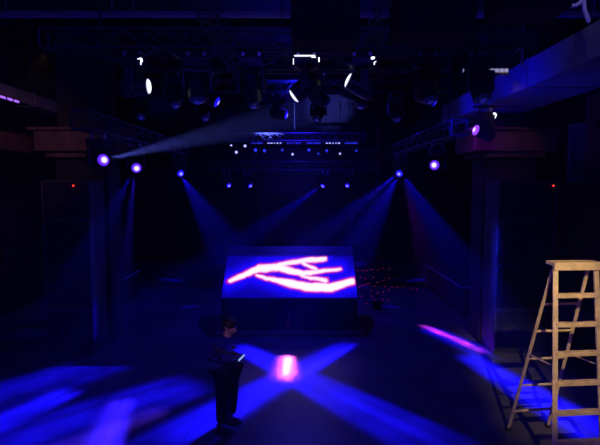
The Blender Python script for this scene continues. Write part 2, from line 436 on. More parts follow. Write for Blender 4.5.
g = 'moving heads on the near overhead truss'
lab = 'black moving head on the near truss, %s'
for (x, aim, ln, t, glint_me) in ((-2.75, (1.6, 8.42, 5.7), 'white', 'painted white lens glint', ME_glint2),
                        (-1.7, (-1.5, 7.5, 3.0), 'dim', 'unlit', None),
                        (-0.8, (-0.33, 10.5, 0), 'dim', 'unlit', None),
                        (0.1, (-3.9, 8.6, 2.6), 'white', 'painted white casing glints', ME_glint),
                        (1.02, (-3.0, 8.1, 7.4), 'white', 'painted white lens glint', ME_glint2),
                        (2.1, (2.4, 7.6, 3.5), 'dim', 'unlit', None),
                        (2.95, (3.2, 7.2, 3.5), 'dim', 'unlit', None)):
    moving_head(x, 8.4, 6.32, aim, ln, lab % t, g, sc=1.2, glints=glint_me)
g = 'moving heads on the second overhead truss'
for (x, aim) in ((-2.75, (-2, 10, 4)), (-2.0, (0.4, 10.8, 4.6)), (-1.0, (-1, 10, 4)), (0.4, (3, 10.7, 4)), (1.35, (1, 10.4, 4)), (2.7, (6.9, 10.8, 4))):
    moving_head(x, 11.0, 6.55, aim, 'blue' if x in (-2.0, 2.7) else 'dim',
                'black moving head hanging from the second overhead truss', g, sc=1.1)
g = 'moving heads on the cross truss'
for (x, aim) in ((-5.4, (-4, 13, 4)), (-4.3, (-4, 12, 4.6)), (-2.6, (-2, 12, 4)), (-0.6, (3, 13.2, 5)), (0.5, (0, 12.4, 4)), (2.6, (2.9, 12.4, 4))):
    moving_head(x, 13.8, 6.6, aim, 'blue' if x in (-0.6,) else 'dim',
                'black moving head hanging from the cross truss', g, sc=1.1)

# light bars on the centre truss
g = 'light bars on the centre truss'
for i, (x, w, mm) in enumerate(((-1.45, 0.42, M_barb), (-0.85, 0.5, M_bar), (-0.2, 0.5, M_barb), (0.45, 0.5, M_barb),
                     (1.1, 0.5, M_bar), (1.72, 0.45, M_barb))):
    root = obj('light_bar', None, loc=(x, 16.9, 5.34), label='slim black light bar with glowing cool cells', cat='light bar', group=g)
    make('housing', lambda bm: bm_box(bm, (0, 0, 0), (w+0.04, 0.1, 0.1), bev=0.01), M_black, parent=root)
    def cells(bm):
        n = 5
        for k in range(n):
            bm_box(bm, (-w/2+w*(k+0.5)/n, -0.055, -0.0), (w/n*random.uniform(.3, .8), 0.02, random.uniform(0.02, 0.045)), bev=0.004)
    make('led_cells', cells, mm, parent=root)
root = obj('light_bar', None, loc=(-6.68, 11.2, 5.9), label='violet glowing light bar fixed under the side duct', cat='light bar')
make('housing', lambda bm: bm_box(bm, (0, 0, 0), (0.1, 1.6, 0.09), bev=0.01), M_black, parent=root)
make('led_cells', lambda bm: [bm_box(bm, (0.055, -0.68+0.27*k, 0), (0.012, 0.2, 0.05), bev=0.003) for k in range(6)]+[bm_box(bm, (0, -0.81, 0), (0.08, 0.012, 0.06), bev=0.003)], M_violet, parent=root)

for (x, z) in ((-2.32, 5.28), (-2.15, 5.05), (-1.85, 5.26), (-1.5, 5.12), (-1.2, 5.1), (-0.6, 5.12), (-0.25, 4.98), (0.3, 5.12), (0.62, 5.0), (0.9, 5.1), (1.35, 5.0), (1.9, 5.1)):
    root = obj('par_light', None, loc=(x, 17.1, z), label='small black can light with blue-white lens', cat='stage light', group='small can lights on the centre truss')
    make('can', lambda bm: bmesh.ops.create_cone(bm, cap_ends=True, segments=18, radius1=0.085, radius2=0.06, depth=0.2, matrix=Matrix.Rotation(math.pi/2, 4, 'X')), M_black, parent=root)
    make('bracket', lambda bm: (bm_tube(bm, (0, 0, 0.06), (0, 0, 5.40-z), 0.012), bm_tube(bm, (-0.08, 0, 0.06), (0.08, 0, 0.06), 0.01)), M_black, parent=root)
    r_ = random.uniform(0.03, 0.055)
    make('lens', lambda bm: bm_sphere(bm, (0, -0.1, 0), (r_, 0.025, r_), 14, 8), M_bar if (x < -1.8 or x in (-0.25, 1.35)) else M_barb, parent=root)

# ------------------------------------------------------------ unlit far video screen
root = obj('video_screen', None, loc=(0.35, 22.5, 0), label='large unlit dark video screen in a thin frame', cat='screen')
make('screen_panel', lambda bm: bm_box(bm, (0, 0, 4.4), (6.0, 0.1, 2.2)), M_screenoff, parent=root)
def fr(bm):
    for s in (-1, 1):
        bm_box(bm, (s*3.05, 0, 4.4), (0.1, 0.16, 2.4), bev=0.01)
        bm_box(bm, (0, 0, 4.4+s*1.15), (6.0, 0.16, 0.1), bev=0.01)
        bm_box(bm, (s*2.0, 0.05, 1.65), (0.12, 0.12, 3.3))
make('screen_frame', fr, M_black, parent=root)

# ------------------------------------------------------------ LED booth
BX0, BX1 = -2.12, 1.55
BY0, BY1 = 13.2, 14.8
BZ0, BZ1 = 0.93, 2.12
def led_mat():
    m = bpy.data.materials.new('led_wall_image'); m.use_nodes = True
    nt = m.node_tree; b = nt.nodes['Principled BSDF']
    N = nt.nodes.new; Lk = nt.links.new
    b.inputs['Base Color'].default_value = (0.01, 0.01, 0.02, 1); b.inputs['Roughness'].default_value = 0.5
    tc = N('ShaderNodeTexCoord')
    sc = N('ShaderNodeVectorMath'); sc.operation = 'MULTIPLY'; sc.inputs[1].default_value = (134, 52, 0)
    Lk(tc.outputs['UV'], sc.inputs[0])
    nz = N('ShaderNodeTexNoise'); nz.inputs['Scale'].default_value = 0.10; nz.inputs['Detail'].default_value = 3
    Lk(sc.outputs[0], nz.inputs['Vector'])
    ns = N('ShaderNodeVectorMath'); ns.operation = 'SUBTRACT'; ns.inputs[1].default_value = (0.5, 0.5, 0.5)
    Lk(nz.outputs['Color'], ns.inputs[0])
    nm = N('ShaderNodeVectorMath'); nm.operation = 'MULTIPLY'; nm.inputs[1].default_value = (9, 3, 0)
    Lk(ns.outputs[0], nm.inputs[0])
    ad = N('ShaderNodeVectorMath'); ad.operation = 'ADD'
    Lk(sc.outputs[0], ad.inputs[0]); Lk(nm.outputs[0], ad.inputs[1])
    P = ad.outputs[0]
    def seg(x0, y0, x1, y1, w):
        a = Vector((x0-221, (298-y0), 0)); c = Vector((x1-221, (298-y1), 0)); ba = c-a
        s = N('ShaderNodeVectorMath'); s.operation = 'SUBTRACT'; s.inputs[1].default_value = a; Lk(P, s.inputs[0])
        d = N('ShaderNodeVectorMath'); d.operation = 'DOT_PRODUCT'; d.inputs[1].default_value = ba/ba.dot(ba); Lk(s.outputs[0], d.inputs[0])
        cl = N('ShaderNodeClamp'); Lk(d.outputs['Value'], cl.inputs[0])
        v = N('ShaderNodeVectorMath'); v.operation = 'SCALE'; v.inputs[0].default_value = ba; Lk(cl.outputs[0], v.inputs['Scale'])
        e = N('ShaderNodeVectorMath'); e.operation = 'SUBTRACT'; Lk(s.outputs[0], e.inputs[0]); Lk(v.outputs[0], e.inputs[1])
        l = N('ShaderNodeVectorMath'); l.operation = 'LENGTH'; Lk(e.outputs[0], l.inputs[0])
        # taper: full width at the start, thinner at the end of a stroke
        tp = N('ShaderNodeMath'); tp.operation = 'MULTIPLY_ADD'; tp.inputs[1].default_value = (w[1]-w[0]); tp.inputs[2].default_value = w[0]
        Lk(cl.outputs[0], tp.inputs[0])
        q = N('ShaderNodeMath'); q.operation = 'SUBTRACT'; Lk(l.outputs['Value'], q.inputs[0]); Lk(tp.outputs[0], q.inputs[1])
        return q.outputs[0]
    segs = [(227, 282, 256, 270, (0.8, 3.0)), (256, 270, 276, 268.5, (3.0, 2.6)), (276, 268.5, 300, 275, (2.6, 1.8)),
            (274, 266.5, 300, 262, (1.4, 1.4)), (300, 262, 324, 260, (1.4, 1.9)), (300, 275, 340, 270, (1.8, 0.3)), (300, 263, 314, 270, (0.9, 0.6)),
            (254, 277, 282, 283, (0.2, 2.0)), (282, 283, 306, 288, (2.2, 3.2)), (306, 288, 330, 288.5, (3.2, 3.0)), (330, 288.5, 352, 282.5, (3.0, 2.2)), (300, 277.5, 326, 282, (0.2, 1.0))]
    cur = None
    for s in segs:
        o = seg(*s)
        if cur is None: cur = o
        else:
            mn = N('ShaderNodeMath'); mn.operation = 'MINIMUM'
            Lk(cur, mn.inputs[0]); Lk(o, mn.inputs[1]); cur = mn.outputs[0]
    mp = N('ShaderNodeMapRange'); mp.inputs['From Min'].default_value = -2; mp.inputs['From Max'].default_value = 14
    Lk(cur, mp.inputs['Value'])
    r = N('ShaderNodeValToRGB'); cr = r.color_ramp
    cr.elements[0].position = 0.0; cr.elements[0].color = (1.3, 1.15, 1.3, 1)
    cr.elements[1].position = 1.0; cr.elements[1].color = (0.002, 0.0, 0.3, 1)
    def ps(d): return (d+2)/16
    for d, c in ((0.3, (1.1, 0.85, 1.1, 1)), (1.0, (1.0, 0.3, 0.6, 1)), (1.7, (0.7, 0.015, 0.35, 1)), (2.6, (0.12, 0.003, 0.85, 1)), (4.0, (0.01, 0.002, 1.0, 1)), (8.5, (0.004, 0.001, 0.7, 1))):
        e = cr.elements.new(ps(d)); e.color = c
    Lk(mp.outputs[0], r.inputs['Fac'])
    sx = N('ShaderNodeSeparateXYZ'); Lk(tc.outputs['UV'], sx.inputs[0])
    r2 = N('ShaderNodeValToRGB'); c2 = r2.color_ramp
    c2.elements[0].position = 0.0; c2.elements[0].color = (1, 1, 1, 1)
    c2.elements[1].position = 0.98; c2.elements[1].color = (0.02, 0.02, 0.02, 1)
    e = c2.elements.new(0.76); e.color = (0.9, 0.9, 0.9, 1); e = c2.elements.new(0.82); e.color = (0.03, 0.03, 0.03, 1)
    Lk(sx.outputs[1], r2.inputs['Fac'])
    mx = N('ShaderNodeMixRGB'); mx.blend_type = 'MULTIPLY'; mx.inputs[0].default_value = 1
    Lk(r.outputs['Color'], mx.inputs[1]); Lk(r2.outputs['Color'], mx.inputs[2])
    Lk(mx.outputs[0], b.inputs['Emission Color']); b.inputs['Emission Strength'].default_value = 1.0
    return m
root = obj('stage_booth', None, loc=(0, 0, 0), label='dark stage booth with sloped screen of red and white waves', cat='stage')
def body(bm):
    pts = [(BY0, 0), (BY0, BZ0-0.03), (BY1, BZ1-0.04), (BY1+0.4, BZ1-0.04), (BY1+0.4, 0)]
    rows = []
    for x in (BX0, BX1):
        rows.append([bm.verts.new((x, y, zz)) for (y, zz) in pts])
    n = len(pts)
    for k in range(n):
        bm.faces.new((rows[0][k], rows[0][(k+1) % n], rows[1][(k+1) % n], rows[1][k]))
    bm.faces.new(rows[0]); bm.faces.new(rows[1])
make('booth_body', body, M_deep, parent=root)
def plinth(bm):
    bm_box(bm, ((BX0+BX1)/2, 14.15, 0.03), (BX1-BX0+0.3, 2.2, 0.06), bev=0.01)
make('plinth', plinth, M_pipe, parent=root, label='pale low plinth edge')
def seams(bm):
    for k in range(1, 6):
        x = BX0+(BX1-BX0)*k/6
        bm_box(bm, (x, BY0-0.008, 0.48), (0.012, 0.02, 0.82))
    bm_box(bm, ((BX0+BX1)/2, BY0-0.012, BZ0-0.04), (BX1-BX0, 0.03, 0.05), bev=0.006)
make('front_panel_trim', seams, M_black2, parent=root)
bm = bmesh.new(); uv = bm.loops.layers.uv.new('UVMap')
nv = Vector((0, -(BZ1-BZ0), (BY1-BY0))).normalized()*0.012
vs = [bm.verts.new(Vector(p)+nv) for p in ((BX0+0.01, BY0, BZ0), (BX1-0.01, BY0, BZ0), (BX1-0.01, BY1, BZ1), (BX0+0.01, BY1, BZ1))]
f = bm.faces.new(vs)
for l, u in zip(f.loops, ((0, 0), (1, 0), (1, 1), (0, 1))): l[uv].uv = u
me = bpy.data.meshes.new('led_screen'); bm.to_mesh(me); bm.free(); me.materials.append(led_mat())
obj('led_screen', me, parent=root, label='sloped glowing screen with red and white waves on blue')
# invented pin spot, added on the booth front to pinken the beam crossing
PS0 = Vector((-0.3, 13.06, 0.72))
pin = obj('added_pin_spot', None, parent=root, loc=PS0)
make('added_pin_can', lambda bm: bm_tube(bm, (0, 0.10, 0.03), (0, -0.06, -0.025), 0.035, 0.045, 14), M_deep, parent=pin)
make('added_pin_bracket', lambda bm: bm_tube(bm, (0, 0.14, 0.05), (0, 0.05, 0.02), 0.012), M_deep, parent=pin)
PB = PS0+Vector((0, -0.09, -0.03))
spot(PB, (-0.33, 10.5, 0), 8, 70, (1.0, 0.15, 0.8), 1.0)
spot(PB, (-0.30, 10.45, 0), 2.6, 260, (1.0, 0.5, 0.9), 1.0)
streak(PS0, (-0.33, 11.3, 0), (-0.33, 9.9, 0), 0.13, 330, PK, 0.0, 1.0, grain=3.2, off=0.1, soft=0.0)

# ------------------------------------------------------------ ducts, pipes, sign
def duct(x, z, y0, y1, w, h, label):
    root = obj('air_duct', None, loc=(x, y0, z), label=label, cat='duct')
    L = y1-y0
    def f(bm):
        bm_box(bm, (0, L/2, 0), (w, L, h), bev=0.02)
        yy = 0.03
        while yy < L:
            bm_box(bm, (0, yy, 0), (w+0.04, 0.04, h+0.04), bev=0.006); yy += 2.2
    make('duct_shell', f, M_duct, parent=root)
    for t in (0.2, 0.8):
        make('hanging_strap', lambda bm: bm_tube(bm, (0, L*t, h/2), (0, L*t, 8.0-z), 0.012, seg=6), M_black, parent=root)
duct(4.75, 5.95, 6.9, 14.6, 1.35, 0.5, 'boxy air duct lit deep blue under the ceiling')
duct(-7.0, 6.1, 8.5, 14.5, 0.5, 0.3, 'boxy air duct with a violet-lit end')

for (z, y) in ((7.0, 9.3), (7.45, 10.5)):
    root = obj('ceiling_pipe', None, loc=(0, y, z), label='thin painted pipe running across under the ceiling', cat='pipe')
    def f(bm):
        bm_tube(bm, (-7.5, 0, 0), (7.5, 0, 0), 0.04, seg=10)
        for x in (-6, -3.4, 0.7, 3.5, 6): bm_tube(bm, (x, 0, 0), (x, 0, 8-z), 0.012, seg=6)
    make('pipe_run', f, M_pipe, parent=root)

root = obj('bent_pipe', None, loc=(3.85, 7.0, 0), label='white bent pipe elbow hanging from the ceiling', cat='pipe')
def f(bm):
    pts = [(0, 0, 8.0), (0, 0, 6.52), (-0.03, 0, 6.43), (-0.1, 0, 6.38), (-0.40, 0, 6.36)]
    pts2 = [(0, 0, 6.52), (0.02, 0, 6.32), (0.06, 0, 6.24), (0.08, 0, 6.18)]
    for P in (pts, pts2):
        for a, b in zip(P, P[1:]):
            bm_tube(bm, a, b, 0.028, seg=12); bm_sphere(bm, b, (0.028,)*3, 12, 8)
make('pipe_run', f, M_white, parent=root)
root = obj('drop_pipe', None, loc=(3.7, 8.5, 0), label='thin vertical pipe dropping from the ceiling', cat='pipe')
make('pipe_run', lambda bm: (bm_tube(bm, (0, 0, 8), (0, 0, 5.95), 0.025, seg=10), bm_tube(bm, (0, 0, 5.97), (0, 0, 5.93), 0.045, seg=12)), M_pipe, parent=root)

root = obj('light_bar', None, loc=(3.22, 8.9, 5.93), label='white glowing light bar hung flat under the ceiling', cat='light bar')
make('housing', lambda bm: (bm_box(bm, (0, 0, 0), (0.8, 0.1, 0.13), bev=0.01), bm_tube(bm, (-0.3, 0, 0.06), (-0.3, 0, 2.07), 0.01), bm_tube(bm, (0.3, 0, 0.06), (0.3, 0, 2.07), 0.01)), M_black, parent=root)
def cells(bm):
    for k in range(10): bm_box(bm, (-0.36+0.08*k, -0.055, 0.0), (0.065, 0.02, 0.06), bev=0.003)
make('led_cells', cells, emis('pale_led', (0.4, 0.42, 0.8), 0.6), parent=root)

def hang_box(x, y, z0, w, h, d, label):
    r = speaker((x, y, z0), w, h, d, label, group='hanging loudspeakers', dark=True)
    for s in (-1, 1):
        make('hanging_rod', lambda bm: bm_tube(bm, (s*w*0.35, d/2, h), (s*w*0.35, d/2, 8-z0), 0.015), M_black, parent=r)
hang_box(0.3, 6.0, 5.65, 0.8, 0.55, 0.6, 'black loudspeaker hanging from the ceiling')
hang_box(1.6, 6.0, 5.72, 0.9, 0.5, 0.6, 'black loudspeaker hanging from the ceiling')
hang_box(2.75, 6.0, 6.0, 0.8, 0.5, 0.6, 'black loudspeaker hanging from the ceiling')
r = speaker((5.15, 9.1, 4.0), 0.55, 1.05, 0.5, 'grey loudspeaker hanging tilted beneath the duct', rotz=-0.5, tilt=0.12)
make('hanging_rod', lambda bm: bm_tube(bm, (0, 0.25, 1.05), (0, 0.25-0.08, 1.62), 0.015), M_black, parent=r)
r = speaker((3.92, 6.15, 4.15), 0.5, 0.95, 0.4, 'black loudspeaker hanging close by the duct end', rotz=-0.15, group='hanging loudspeakers', dark=True)
make('hanging_rod', lambda bm: bm_tube(bm, (0, 0.2, 0.95), (0, 0.2, 3.85), 0.015), M_black, parent=r)

root = obj('drop_pipe', None, loc=(3.8, 10.4, 0), label='thin drop bar carrying a lit moving head', cat='pipe')
make('pipe_run', lambda bm: (bm_tube(bm, (0, 0, 8), (0, 0, 5.56), 0.025, seg=10), bm_tube(bm, (-0.25, 0, 5.55), (0.25, 0, 5.55), 0.025, seg=10)), M_black, parent=root)
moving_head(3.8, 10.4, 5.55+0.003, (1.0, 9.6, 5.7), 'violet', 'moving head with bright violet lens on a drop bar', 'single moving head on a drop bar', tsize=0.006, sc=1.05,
            glints=ME_glint2, spots=[((3.7, 9.6, 4.9), 60, 30, VB)])
spot((3.6, 11.4, 5.5), (4.15, 11.95, 5.1), 70, 50, VB, 0.9)  # added violet spot on the capital corner, no fixture here

# ------------------------------------------------------------ counters
def counter(x, y0, y1, h, label):
    root = obj('bar_counter', None, loc=(x, y0, 0), label=label, cat='counter')
    L = y1-y0
    make('counter_body', lambda bm: [bm_box(bm, (0, L/2, (h-0.06)/2), (0.5, L-0.08, h-0.06), bev=0.01)]+[bm_box(bm, (sx*0.255, L*(k+0.5)/6, h/2), (0.012, L/6-0.06, h-0.3)) for k in range(6) for sx in (-1, 1)], M_black2, parent=root)
    make('countertop', lambda bm: bm_box(bm, (0, L/2, h-0.03), (0.62, L, 0.06), bev=0.015), M_black, parent=root)
    make('pale_edge', lambda bm: [bm_box(bm, (-0.315 if x > 0 else 0.315, L/2, h-0.03), (0.012, L-0.04, 0.04)), bm_box(bm, (0, -0.006, h-0.03), (0.6, 0.012, 0.04))], M_counter, parent=root)
counter(5.1, 14.6, 19.0, 0.95, 'long dark bar counter with a thin pale edge')
counter(-6.0, 15.0, 17.6, 0.95, 'short dark bar counter with a pale edge')
root = obj('flight_case', None, loc=(-6.2, 14.2, 0), label='dark flight case with a pale lid by the pillar', cat='case')
make('case_body', lambda bm: bm_box(bm, (0, 0, 0.62), (0.8, 0.55, 1.14), bev=0.015), M_black, parent=root)
make('case_lid', lambda bm: bm_box(bm, (0, 0, 1.25), (0.82, 0.57, 0.12), bev=0.015), M_counter, parent=root)
for sx in (-1, 1):
    for sy in (-1, 1):
        make('caster', lambda bm: bmesh.ops.create_cone(bm, cap_ends=True, segments=14, radius1=0.035, radius2=0.035, depth=0.03,
             matrix=Matrix.Translation((sx*0.33, sy*0.2, 0.035)) @ Matrix.Rotation(math.pi/2, 4, 'Y')), M_black, parent=root)

# ------------------------------------------------------------ twig tree with red lights
TX, TY = 2.45, 15.7
root = obj('twig_tree', None, loc=(TX, TY, 0), label='low sparse bare twig tree dotted with small red lights', cat='plant')
bm = bmesh.new(); tips = []
def branch(bm, p, d, L, r, lev):
    q = p
    for k in range(3):
        nd = (d+Vector((random.uniform(-.25, .25), random.uniform(-.25, .25), random.uniform(-.1, .15)))).normalized()
        q2 = q+nd*L/3
        if q2.z > 1.25: q2.z = 1.25-random.uniform(0, .1)
        if q2.z < 0.2: q2.z = 0.2+random.uniform(0, .1)
        if q2.x < -0.88: q2.x = -0.88+random.uniform(0, .1)
        if q2.y < -0.45: q2.y = -0.45+random.uniform(0, .1)
        bm_tube(bm, q, q2+Vector((0, 0, 1e-3)), r*(1-k*0.2), r*(0.8-k*0.2), 5)
        q = q2; d = nd
        tips.append(q.copy())
        if lev < 3:
            for j in range(2):
                a = random.uniform(0, 6.28)
                s = (d*0.2+Vector((1.5*math.cos(a), 0.6*math.sin(a), random.uniform(-.6, .3)))).normalized()
                branch(bm, q, s, L*0.9, r*0.5, lev+1)
branch(bm, Vector((0, 0, 0.22)), Vector((0, 0, 1)), 0.7, 0.014, 1)
obj('branches', mesh_from(bm, 'branches', M_twig), parent=root)
def pot(bm):
    bmesh.ops.create_cone(bm, cap_ends=True, segments=24, radius1=0.11, radius2=0.15, depth=0.22, matrix=Matrix.Translation((0, 0, 0.11)))
    bmesh.ops.create_cone(bm, cap_ends=True, segments=24, radius1=0.165, radius2=0.165, depth=0.03, matrix=Matrix.Translation((0, 0, 0.22)))
make('pot', pot, M_deep, parent=root)
bmb = bmesh.new(); bm_sphere(bmb, (0, 0, 0), (0.018,)*3, 8, 6); ME_b = mesh_from(bmb, 'red_bulb', M_redb, True)
sel = []
random.shuffle(tips)
for t in tips:
    if all((Vector((t.x-u.x, 0, t.z-u.z))).length > 0.13 for u in sel): sel.append(t)
for t in sel[:60]:
    obj('red_bulb', ME_b, parent=root, loc=t)
root = obj('fairy_light_string', None, loc=(2.32, 15.0, 0), label='thin hanging string of tiny red fairy lights', cat='string light')
def f(bm):
    pz = [(0.03*math.sin(k*1.3), 0, 8-k*0.35) for k in range(19)]
    for a, b in zip(pz, pz[1:]): bm_tube(bm, a, b, 0.006, seg=5)
make('wire', f, M_black, parent=root)
for k in range(6, 19):
    o = obj('red_bulb', ME_b, parent=root, loc=(0.03*math.sin(k*1.3), 0, 8-k*0.35)); o.scale = (0.6,)*3

# ------------------------------------------------------------ stepladder
LH = 2.81
root = obj('stepladder', None, loc=(3.85, 7.1, 0), label='pale yellowed folding stepladder standing open on the floor', cat='ladder')
R0 = Vector((3.85, 7.1, 0))
FL0, FL1 = Vector((3.50, 6.6, 0))-R0, Vector((3.64, 7.06, LH))-R0
FR0, FR1 = Vector((4.22, 6.68, 0))-R0, Vector((4.24, 7.10, LH))-R0
RL0, RL1 = Vector((3.36, 7.8, 0))-R0, Vector((3.66, 7.18, LH-.08))-R0
RR0, RR1 = Vector((4.05, 7.9, 0))-R0, Vector((4.2, 7.22, LH-.08))-R0
def rail(name, a, b, w, d):
    def f(bm):
        dv = b-a
        bm_box(bm, (0, 0, 0), (w, d, dv.length), bev=0.006)
        q = dv.to_track_quat('Z', 'Y')
        bmesh.ops.transform(bm, matrix=Matrix.Translation((a+b)/2) @ q.to_matrix().to_4x4(), verts=bm.verts)
    make(name, f, M_ladder, parent=root)
    make('rubber_foot', lambda bm: bm_box(bm, a+Vector((0, 0, 0.03)), (w+0.03, d+0.03, 0.06), bev=0.01), M_black, parent=root)
rail('front_rail', FL0, FL1, 0.07, 0.04); rail('front_rail', FR0, FR1, 0.07, 0.04)
rail('rear_rail', RL0, RL1, 0.05, 0.03); rail('rear_rail', RR0, RR1, 0.05, 0.03)
def slab(name, a, b, depth, th):
    def f(bm):
        dv = b-a; c = (a+b)/2
        bm_box(bm, (0, 0, 0), (dv.length, depth, th), bev=0.005)
        bm_box(bm, (0, -depth/2+0.006, -th), (dv.length, 0.012, th*1.4))
        bmesh.ops.transform(bm, matrix=Matrix.Translation(c) @ Matrix.Rotation(math.atan2(dv.y, dv.x), 4, 'Z'), verts=bm.verts)
    make(name, f, M_ladder, parent=root)
for k in range(1, 7):
    t = (k*0.40)/LH
    slab('tread', FL0.lerp(FL1, t), FR0.lerp(FR1, t), 0.09, 0.026)
slab('top_cap', FL1+Vector((-0.05, 0.05, 0.02)), FR1+Vector((0.05, 0.05, 0.02)), 0.24, 0.05)
for t in (0.13, 0.3, 0.47, 0.64, 0.8):
    make('rear_brace', lambda bm: bm_tube(bm, RL0.lerp(RL1, t), RR0.lerp(RR1, t), 0.02, seg=8), M_ladder, parent=root)
for A0, A1, B0, B1 in ((FL0, FL1, RL0, RL1), (FR0, FR1, RR0, RR1)):
    make('spreader', lambda bm: bm_tube(bm, A0.lerp(A1, 0.5), B0.lerp(B1, 0.5), 0.012, seg=6), M_ladder, parent=root)

# ------------------------------------------------------------ person
def eval_mesh(o):
    bpy.context.view_layer.update()
    dg = bpy.context.evaluated_depsgraph_get()
    me = bpy.data.meshes.new_from_object(o.evaluated_get(dg))
    bpy.data.objects.remove(o, do_unlink=True)
    return me
def skin(vd, edges, root_i=0, sub=2):
    me = bpy.data.meshes.new('sk'); me.from_pydata([v[0] for v in vd], edges, [])
    o = bpy.data.objects.new('sk', me); COL.objects.link(o)
    o.modifiers.new('s', 'SKIN')
    if not me.skin_vertices: 
        bm = bmesh.new(); bm.from_mesh(me); bm.verts.layers.skin.verify(); bm.to_mesh(me); bm.free()
    for i, v in enumerate(vd):
        r = v[1]
        me.skin_vertices[0].data[i].radius = r if isinstance(r, tuple) else (r, r)
        me.skin_vertices[0].data[i].use_root = (i == root_i)
    s = o.modifiers.new('u', 'SUBSURF'); s.levels = sub; s.render_levels = sub
    return eval_mesh(o)
def keep_largest(me):
    bm = bmesh.new(); bm.from_mesh(me); bm.verts.ensure_lookup_table()
    seen = set(); isl = []
    for v in bm.verts:
        if v.index in seen: continue
        st = [v]; seen.add(v.index); comp = []
        while st:
            a = st.pop(); comp.append(a)
            for e in a.link_edges:
                b = e.other_vert(a)
                if b.index not in seen: seen.add(b.index); st.append(b)
        isl.append(comp)
    isl.sort(key=len, reverse=True)
    dele = [v for c in isl[1:] for v in c]
    bmesh.ops.delete(bm, geom=dele, context='VERTS')
    bm.to_mesh(me); bm.free()
def remesh(meshes, vox, name, m, extra=None, largest=True):
    bm = bmesh.new()
    for x in meshes: bm.from_mesh(x)
    if extra: extra(bm)
    bmesh.ops.recalc_face_normals(bm, faces=bm.faces)
    me = bpy.data.meshes.new(name); bm.to_mesh(me); bm.free()
    o = bpy.data.objects.new('tmp', me); COL.objects.link(o)
    r = o.modifiers.new('r', 'REMESH'); r.mode = 'VOXEL'; r.voxel_size = vox; r.use_smooth_shade = True
    sm = o.modifiers.new('sm', 'SMOOTH'); sm.iterations = 2; sm.factor = 0.5
    me2 = eval_mesh(o); me2.name = name; me2.materials.clear(); me2.materials.append(m)
    if largest: keep_largest(me2)
    for p in me2.polygons: p.use_smooth = True
    return me2
J = dict(pelvis=(0, 0, .96), waist=(.0, 0, 1.1), chest=(.01, 0, 1.30), upch=(.005, 0, 1.42), neck=(.02, 0, 1.50), nb=(.045, 0, 1.56))
def arm(s, el, wr):
    return [((0, s*.18, 1.42), .06), ((.0, s*.225, 1.38), .06), (((el[0]*.5), s*.235, (1.38+el[2])/2), .054), (el, .047), (tuple((Vector(el)+Vector(wr))/2), .04), (wr, .028)]
elR, wrR = (.03, -.265, 1.12), (.265, -.185, 1.20)
elL, wrL = (.0, .265, 1.11), (.03, .26, .88)
LEG = ((-1, .015, .015), (1, -.0, -.035))
def limbs():
    vd = [(J['pelvis'], .14), (J['waist'], .13), (J['chest'], .15), (J['upch'], .125), (J['neck'], .058), (J['nb'], .058)]
    ed = [(0, 1), (1, 2), (2, 3), (3, 4), (4, 5)]
    for s, el, wr in ((-1, elR, wrR), (1, elL, wrL)):
        a = arm(s, el, wr); b = len(vd); vd += a
        ed.append((3, b)); ed += [(b+k, b+k+1) for k in range(len(a)-1)]
    for s, kx, ax in LEG:
        l = [((0, s*.09, .90), .1), ((kx*.5, s*.10, .70), .088), ((kx, s*.115, .50), .065), ((kx*.6+ax*.3, s*.125, .34), .06), ((ax, s*.135, .09), .04)]
        b = len(vd); vd += l; ed.append((0, b)); ed += [(b+k, b+k+1) for k in range(len(l)-1)]
    return vd, ed
vd, ed = limbs()
parts = [skin(vd, ed, 0, 2)]
def chain(pts, rs):
    return skin([(tuple(p), r) for p, r in zip(pts, rs)], [(k, k+1) for k in range(len(pts)-1)], 0, 2)
w = Vector(wrR)
parts.append(chain([w-Vector((.02, .008, .002)), w+Vector((.04, .015, .012)), w+Vector((.078, .03, .025))], [.028, .036, .034]))
pal = w+Vector((.06, .025, .02))
for k, (ln, oz) in enumerate(((.9, .03), (1.0, .012), (.95, -.006), (.78, -.022))):
    st = pal+Vector((.0, .0, oz))
    parts.append(chain([st, st+Vector((.035, .018, .008))*ln, st+Vector((.06, .008, .02))*ln, st+Vector((.066, -.014, .03))*ln], [.011, .0095, .009, .008]))
parts.append(chain([w+Vector((.03, -.0, .02)), w+Vector((.05, -.02, .05)), w+Vector((.078, -.02, .065))], [.014, .012, .0095]))
w = Vector(wrL)
parts.append(chain([w+Vector((-.002, 0, .02)), w+Vector((.008, .0, -.045)), w+Vector((.015, 0, -.088))], [.028, .036, .032]))
for k, (ln, ox) in enumerate(((.9, .026), (1.0, .010), (.94, -.006), (.75, -.022))):
    st = w+Vector((.012+ox, 0, -.07))
    parts.append(chain([st, st+Vector((.006, 0, -.04))*ln, st+Vector((.008, -.012, -.070))*ln, st+Vector((.006, -.028, -.088))*ln], [.011, .0095, .009, .008]))
parts.append(chain([w+Vector((.02, 0, -.03)), w+Vector((.050, -.008, -.055)), w+Vector((.058, -.016, -.085))], [.014, .012, .0095]))
HR = Matrix.Rotation(math.radians(22), 4, 'Y')
HC = Vector((.065, 0, 1.64))
def hp(x, y, zz): return HC + (HR @ Vector((x, y, zz)))
